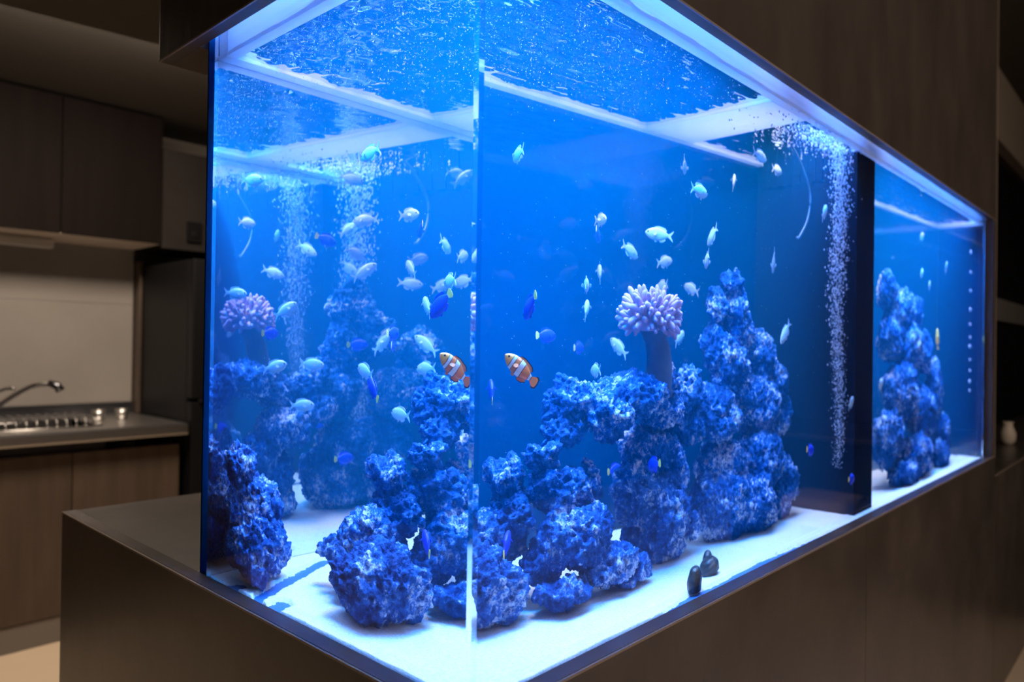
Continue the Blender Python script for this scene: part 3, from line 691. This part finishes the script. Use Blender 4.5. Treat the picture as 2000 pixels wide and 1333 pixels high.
# ================================================================== KITCHEN
KY = 2.75
kc = tag(empty('sink_cabinet', (0.2, KY, FLOOR)), 'brown wood-grain kitchen base cabinet under the steel sink counter', 'cabinet')
def kpart(parent, loc):
    inv = Matrix.Translation((-loc[0], -loc[1], -loc[2]))
    def f(o): o.parent = parent; o.matrix_parent_inverse = inv; return o
    return f
kp = kpart(kc, (0.2, KY, FLOOR))
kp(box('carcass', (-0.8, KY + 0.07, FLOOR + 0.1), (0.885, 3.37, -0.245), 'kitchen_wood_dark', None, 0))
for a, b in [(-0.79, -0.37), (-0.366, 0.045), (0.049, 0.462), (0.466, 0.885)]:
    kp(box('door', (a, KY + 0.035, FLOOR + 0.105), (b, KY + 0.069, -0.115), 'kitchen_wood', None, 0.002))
kp(box('plinth', (-0.8, KY + 0.04, FLOOR), (0.885, KY + 0.06, FLOOR + 0.1), 'plinth_grey', None, 0))
sk = tag(empty('sink_counter', (0.05, KY, -0.07)), 'stainless steel counter with sink along the kitchen wall', 'counter')
sp_ = kpart(sk, (0.05, KY, -0.07))
bm = bmesh.new()
for a, b in [((-0.8, KY, -0.07), (0.9, KY + 0.10, -0.02)), ((-0.8, 3.28, -0.07), (0.9, 3.39, -0.02)), ((0.60, KY + 0.1, -0.07), (0.9, 3.28, -0.02)), ((-0.8, KY + 0.1, -0.07), (0.0, 3.28, -0.02))]:
    add_box(bm, a, b)
sp_(bm_obj('worktop', bm, 'steel'))
sp_(box('front_lip', (-0.8, KY - 0.022, -0.070), (0.902, KY + 0.001, -0.018), 'steel', None, 0.0105))
sp_(boxes('basin', [((0.0, KY + 0.1, -0.24), (0.6, 3.28, -0.235)), ((-0.004, KY + 0.1, -0.24), (0.0, 3.28, -0.03)), ((0.6, KY + 0.1, -0.24), (0.604, 3.28, -0.03)), ((0, KY + 0.096, -0.24), (0.6, KY + 0.1, -0.03)), ((0, 3.28, -0.24), (0.6, 3.284, -0.03))], 'steel_dark'))
sp_(box('upstand', (-0.8, 3.375, -0.02), (0.9, 3.39, 0.035), 'steel_dark', None, 0.001))
rk = tag(empty('dish_rack', (0.35, 3.0, -0.02)), 'low wire dish rack over the sink', 'rack')
for k in range(14):
    xx = -0.24 + k * 0.035
    tube('wire', [(xx, -0.15, 0.001), (xx, -0.15, 0.035), (xx, 0.15, 0.035), (xx, 0.15, 0.001)], 0.003, 'steel', rk, 6)
for yy in (-0.15, 0.15): tube('rail', [(-0.26, yy, 0.004), (0.24, yy, 0.004)], 0.004, 'steel', rk, 6)
fc = tag(empty('kitchen_faucet', (0.27, 3.25, -0.02)), 'curved chrome kitchen faucet above the sink', 'faucet')
tube('base', [(0, 0, 0), (0, 0, 0.03)], 0.026, 'steel', fc)
tube('spout', smooth_path([(0, 0, 0.03), (0.02, -0.05, 0.07), (0.08, -0.16, 0.14), (0.12, -0.22, 0.170), (0.165, -0.25, 0.175)]), 0.011, 'steel', fc)
tube('spray_head', [(0.16, -0.25, 0.180), (0.19, -0.265, 0.165), (0.20, -0.27, 0.145)], [0.013, 0.017, 0.018], 'steel_dark', fc)
tube('lever', smooth_path([(0, 0, 0.03), (0.0, -0.05, 0.11), (0.03, -0.12, 0.150), (0.06, -0.16, 0.155)]), 0.008, 'steel', fc)
for k, (px, py) in enumerate([(0.655, 3.1), (0.752, 3.1)]):
    g = tag(empty('steel_cup', (px, py, -0.02)), ('small shiny steel cup on the counter nearer the sink', 'small shiny steel cup on the counter nearer the fridge')[k], 'cup', 'steel cups on the counter')
    prof = [(0.0, 0.0), (0.022, 0.0), (0.026, 0.02), (0.028, 0.045), (0.026, 0.045), (0.024, 0.02), (0.02, 0.004), (0.0, 0.004)]
    V = []; F = []; S = 20
    for r, z_ in prof:
        for q in range(S): V.append((r * math.cos(2 * math.pi * q / S), r * math.sin(2 * math.pi * q / S), z_))
    for i in range(len(prof) - 1):
        for q in range(S): F.append((i * S + q, i * S + (q + 1) % S, (i + 1) * S + (q + 1) % S, (i + 1) * S + q))
    mesh_obj('cup_body', V, F, 'steel', g, True)
    tube('cup_rim', [(0.027 * math.cos(2 * math.pi * q / 24), 0.027 * math.sin(2 * math.pi * q / 24), 0.045) for q in range(25)], 0.0018, 'steel', g, 6)
sb = tag(empty('splashback', (0, 3.39, 0.035)), 'plain grey-beige splashback panel behind the sink', 'panel')
sbp = kpart(sb, (0, 3.39, 0.035))
sbp(box('lower_panel', (-0.8, 3.391, 0.036), (0.895, 3.405, 0.52), 'splash', None, 0.001))
sbp(box('upper_panel', (-0.8, 3.391, 0.5215), (0.895, 3.405, 0.795), 'splash', None, 0.001))
uc = tag(empty('wall_cabinet', (0.1, 3.05, 0.795)), 'dark wood-grain wall cabinet hanging over the sink', 'cabinet')
ucp = kpart(uc, (0.1, 3.05, 0.795))
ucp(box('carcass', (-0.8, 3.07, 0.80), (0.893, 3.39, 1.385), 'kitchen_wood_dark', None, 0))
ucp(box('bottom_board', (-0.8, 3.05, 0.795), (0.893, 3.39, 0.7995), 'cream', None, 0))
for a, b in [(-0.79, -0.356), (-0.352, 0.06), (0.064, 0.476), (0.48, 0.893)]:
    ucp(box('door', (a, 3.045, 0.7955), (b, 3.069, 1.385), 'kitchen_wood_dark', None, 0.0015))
ul = tag(empty('strip_lamp', (0.2, 3.25, 0.795)), 'pale strip lamp fixed under the wall cabinet', 'lamp')
box('lamp_body', (-0.35, -0.03, -0.045), (0.30, 0.03, -0.012), 'white_plastic', ul, 0.004)
box('mount', (-0.3, -0.02, -0.012), (0.25, 0.02, -0.0005), 'white_plastic', ul, 0.001)
side = tag(box('side_panel', (0.9025, 3.33, -0.018), (0.916, 3.405, 0.735), 'kitchen_wood', None, 0.001), 'narrow wooden side panel between splashback and black fridge', 'panel')
fr = tag(empty('fridge', (1.25, 3.08, FLOOR)), 'tall black fridge standing right of the kitchen counter', 'fridge')
frp = kpart(fr, (1.25, 3.08, FLOOR))
frp(box('body', (0.918, 2.80, FLOOR + 0.02), (1.56, 3.40, 0.71), 'black_gloss', None, 0.008))
frp(box('upper_door', (0.918, 2.745, 0.085), (1.56, 2.797, 0.71), 'black_gloss', None, 0.008))
frp(box('lower_door', (0.918, 2.745, FLOOR + 0.06), (1.56, 2.797, 0.07), 'black_gloss', None, 0.008))
frp(box('door_handle', (0.95, 2.725, 0.072), (1.5, 2.75, 0.083), 'steel_dark', None, 0.002))
tc_ = tag(empty('top_cabinet', (1.25, 3.05, 0.80)), 'dark cabinet above the black fridge', 'cabinet')
tcp = kpart(tc_, (1.25, 3.05, 0.80))
tcp(box('carcass', (0.90, 3.08, 0.78), (1.56, 3.39, 1.25), 'kitchen_wood_dark', None, 0))
tcp(box('door', (0.90, 3.055, 0.78), (1.56, 3.079, 1.25), 'top_door', None, 0.001))
sw = tag(empty('wall_switch', (1.047, 3.04, 0.87)), 'small black box mounted on the cabinet above the fridge', 'switch')
box('plate', (-0.034, 0.0, -0.05), (0.034, 0.0145, 0.05), 'black_matt', sw, 0.004)
box('button', (-0.014, -0.006, -0.024), (0.014, -0.0002, 0.004), 'black_gloss', sw, 0.003)

# ================================================================== FAR RIGHT AND THE VIEWER'S SIDE
lc = tag(empty('low_cabinet', (3.2, 0.3, FLOOR)), 'low dark cabinet continuing right of the aquarium cabinet', 'cabinet')
lcp = kpart(lc, (3.2, 0.3, FLOOR))
lcp(box('body', (2.366, -0.004, FLOOR), (5.6, 0.295, -0.085), 'stone_laminate', None, 0.001))
lcp(box('front_panel', (2.366, -0.024, FLOOR + 0.06), (3.6, -0.005, -0.0655), 'stone_laminate', None, 0.001))
lcp(box('front_panel', (3.602, -0.024, FLOOR + 0.06), (5.6, -0.005, -0.0655), 'stone_laminate', None, 0.001))
lcp(box('top_board', (2.366, -0.0045, -0.0845), (5.6, 0.295, -0.0655), 'stone_laminate', None, 0.001))
lcp(box('edge_band', (2.366, -0.0248, -0.0676), (5.6, -0.022, -0.0648), 'edge_trim', None, 0))
sh = tag(empty('open_niche', (3.8, 0.30, -0.065)), 'dark recess with a pale horizontal board at the far right', 'shelf')
shp = kpart(sh, (3.8, 0.30, -0.065))
shp(box('back_panel', (2.40, 0.30, -0.065), (5.9, 0.32, 1.42), 'black_matt', None, 0))
shp(box('shelf_board', (2.45, 0.27, 0.515), (5.9, 0.299, 0.635), 'plinth_grey', None, 0.001))
shp(box('top_rail', (2.40, 0.27, 1.42), (5.9, 0.32, 1.495), 'kitchen_wood', None, 0.001))
struct(box('trim_1', (2.40, 0.28, 1.4955), (5.9, 0.32, CEIL), 'beige_wall', None, 0))
bt = tag(empty('pale_vase', (3.37, 0.095, -0.0655)), 'small pale object on the low cabinet behind the post', 'vase')
V = []; F = []; S = 18
prof = [(0.0, 0), (0.02, 0), (0.03, 0.02), (0.032, 0.05), (0.022, 0.075), (0.018, 0.09), (0.022, 0.1), (0.018, 0.1), (0.0, 0.095)]
for r, z_ in prof:
    for q in range(S): V.append((r * math.cos(2 * math.pi * q / S), r * math.sin(2 * math.pi * q / S), z_))
for i in range(len(prof) - 1):
    for q in range(S): F.append((i * S + q, i * S + (q + 1) % S, (i + 1) * S + (q + 1) % S, (i + 1) * S + q))
mesh_obj('vase_body', V, F, 'cream', bt, True)
st = tag(empty('stool', (3.15, -0.80, FLOOR)), 'brown upholstered stool mirrored faintly in the long front glass', 'stool')
bm = bmesh.new(); add_box(bm, (-0.16, -0.16, 0.36), (0.16, 0.16, 0.50), 0.05); bm_obj('cushion', bm, 'leather', st, True)
for sx in (-1, 1):
    for sy in (-1, 1): tube('leg', [(sx * 0.13, sy * 0.13, 0.0), (sx * 0.10, sy * 0.10, 0.37)], 0.014, 'black_matt', st)
tb = tag(empty('dining_table', (3.75, -0.85, FLOOR)), 'dark table edge mirrored as a line in the long front glass', 'table')
box('tabletop', (-0.45, -0.55, 0.745), (0.45, 0.6, 0.765), 'stone_laminate', tb, 0.003)
box('apron', (-0.42, -0.52, 0.10), (0.42, 0.57, 0.733), 'black_matt', tb, 0.003)
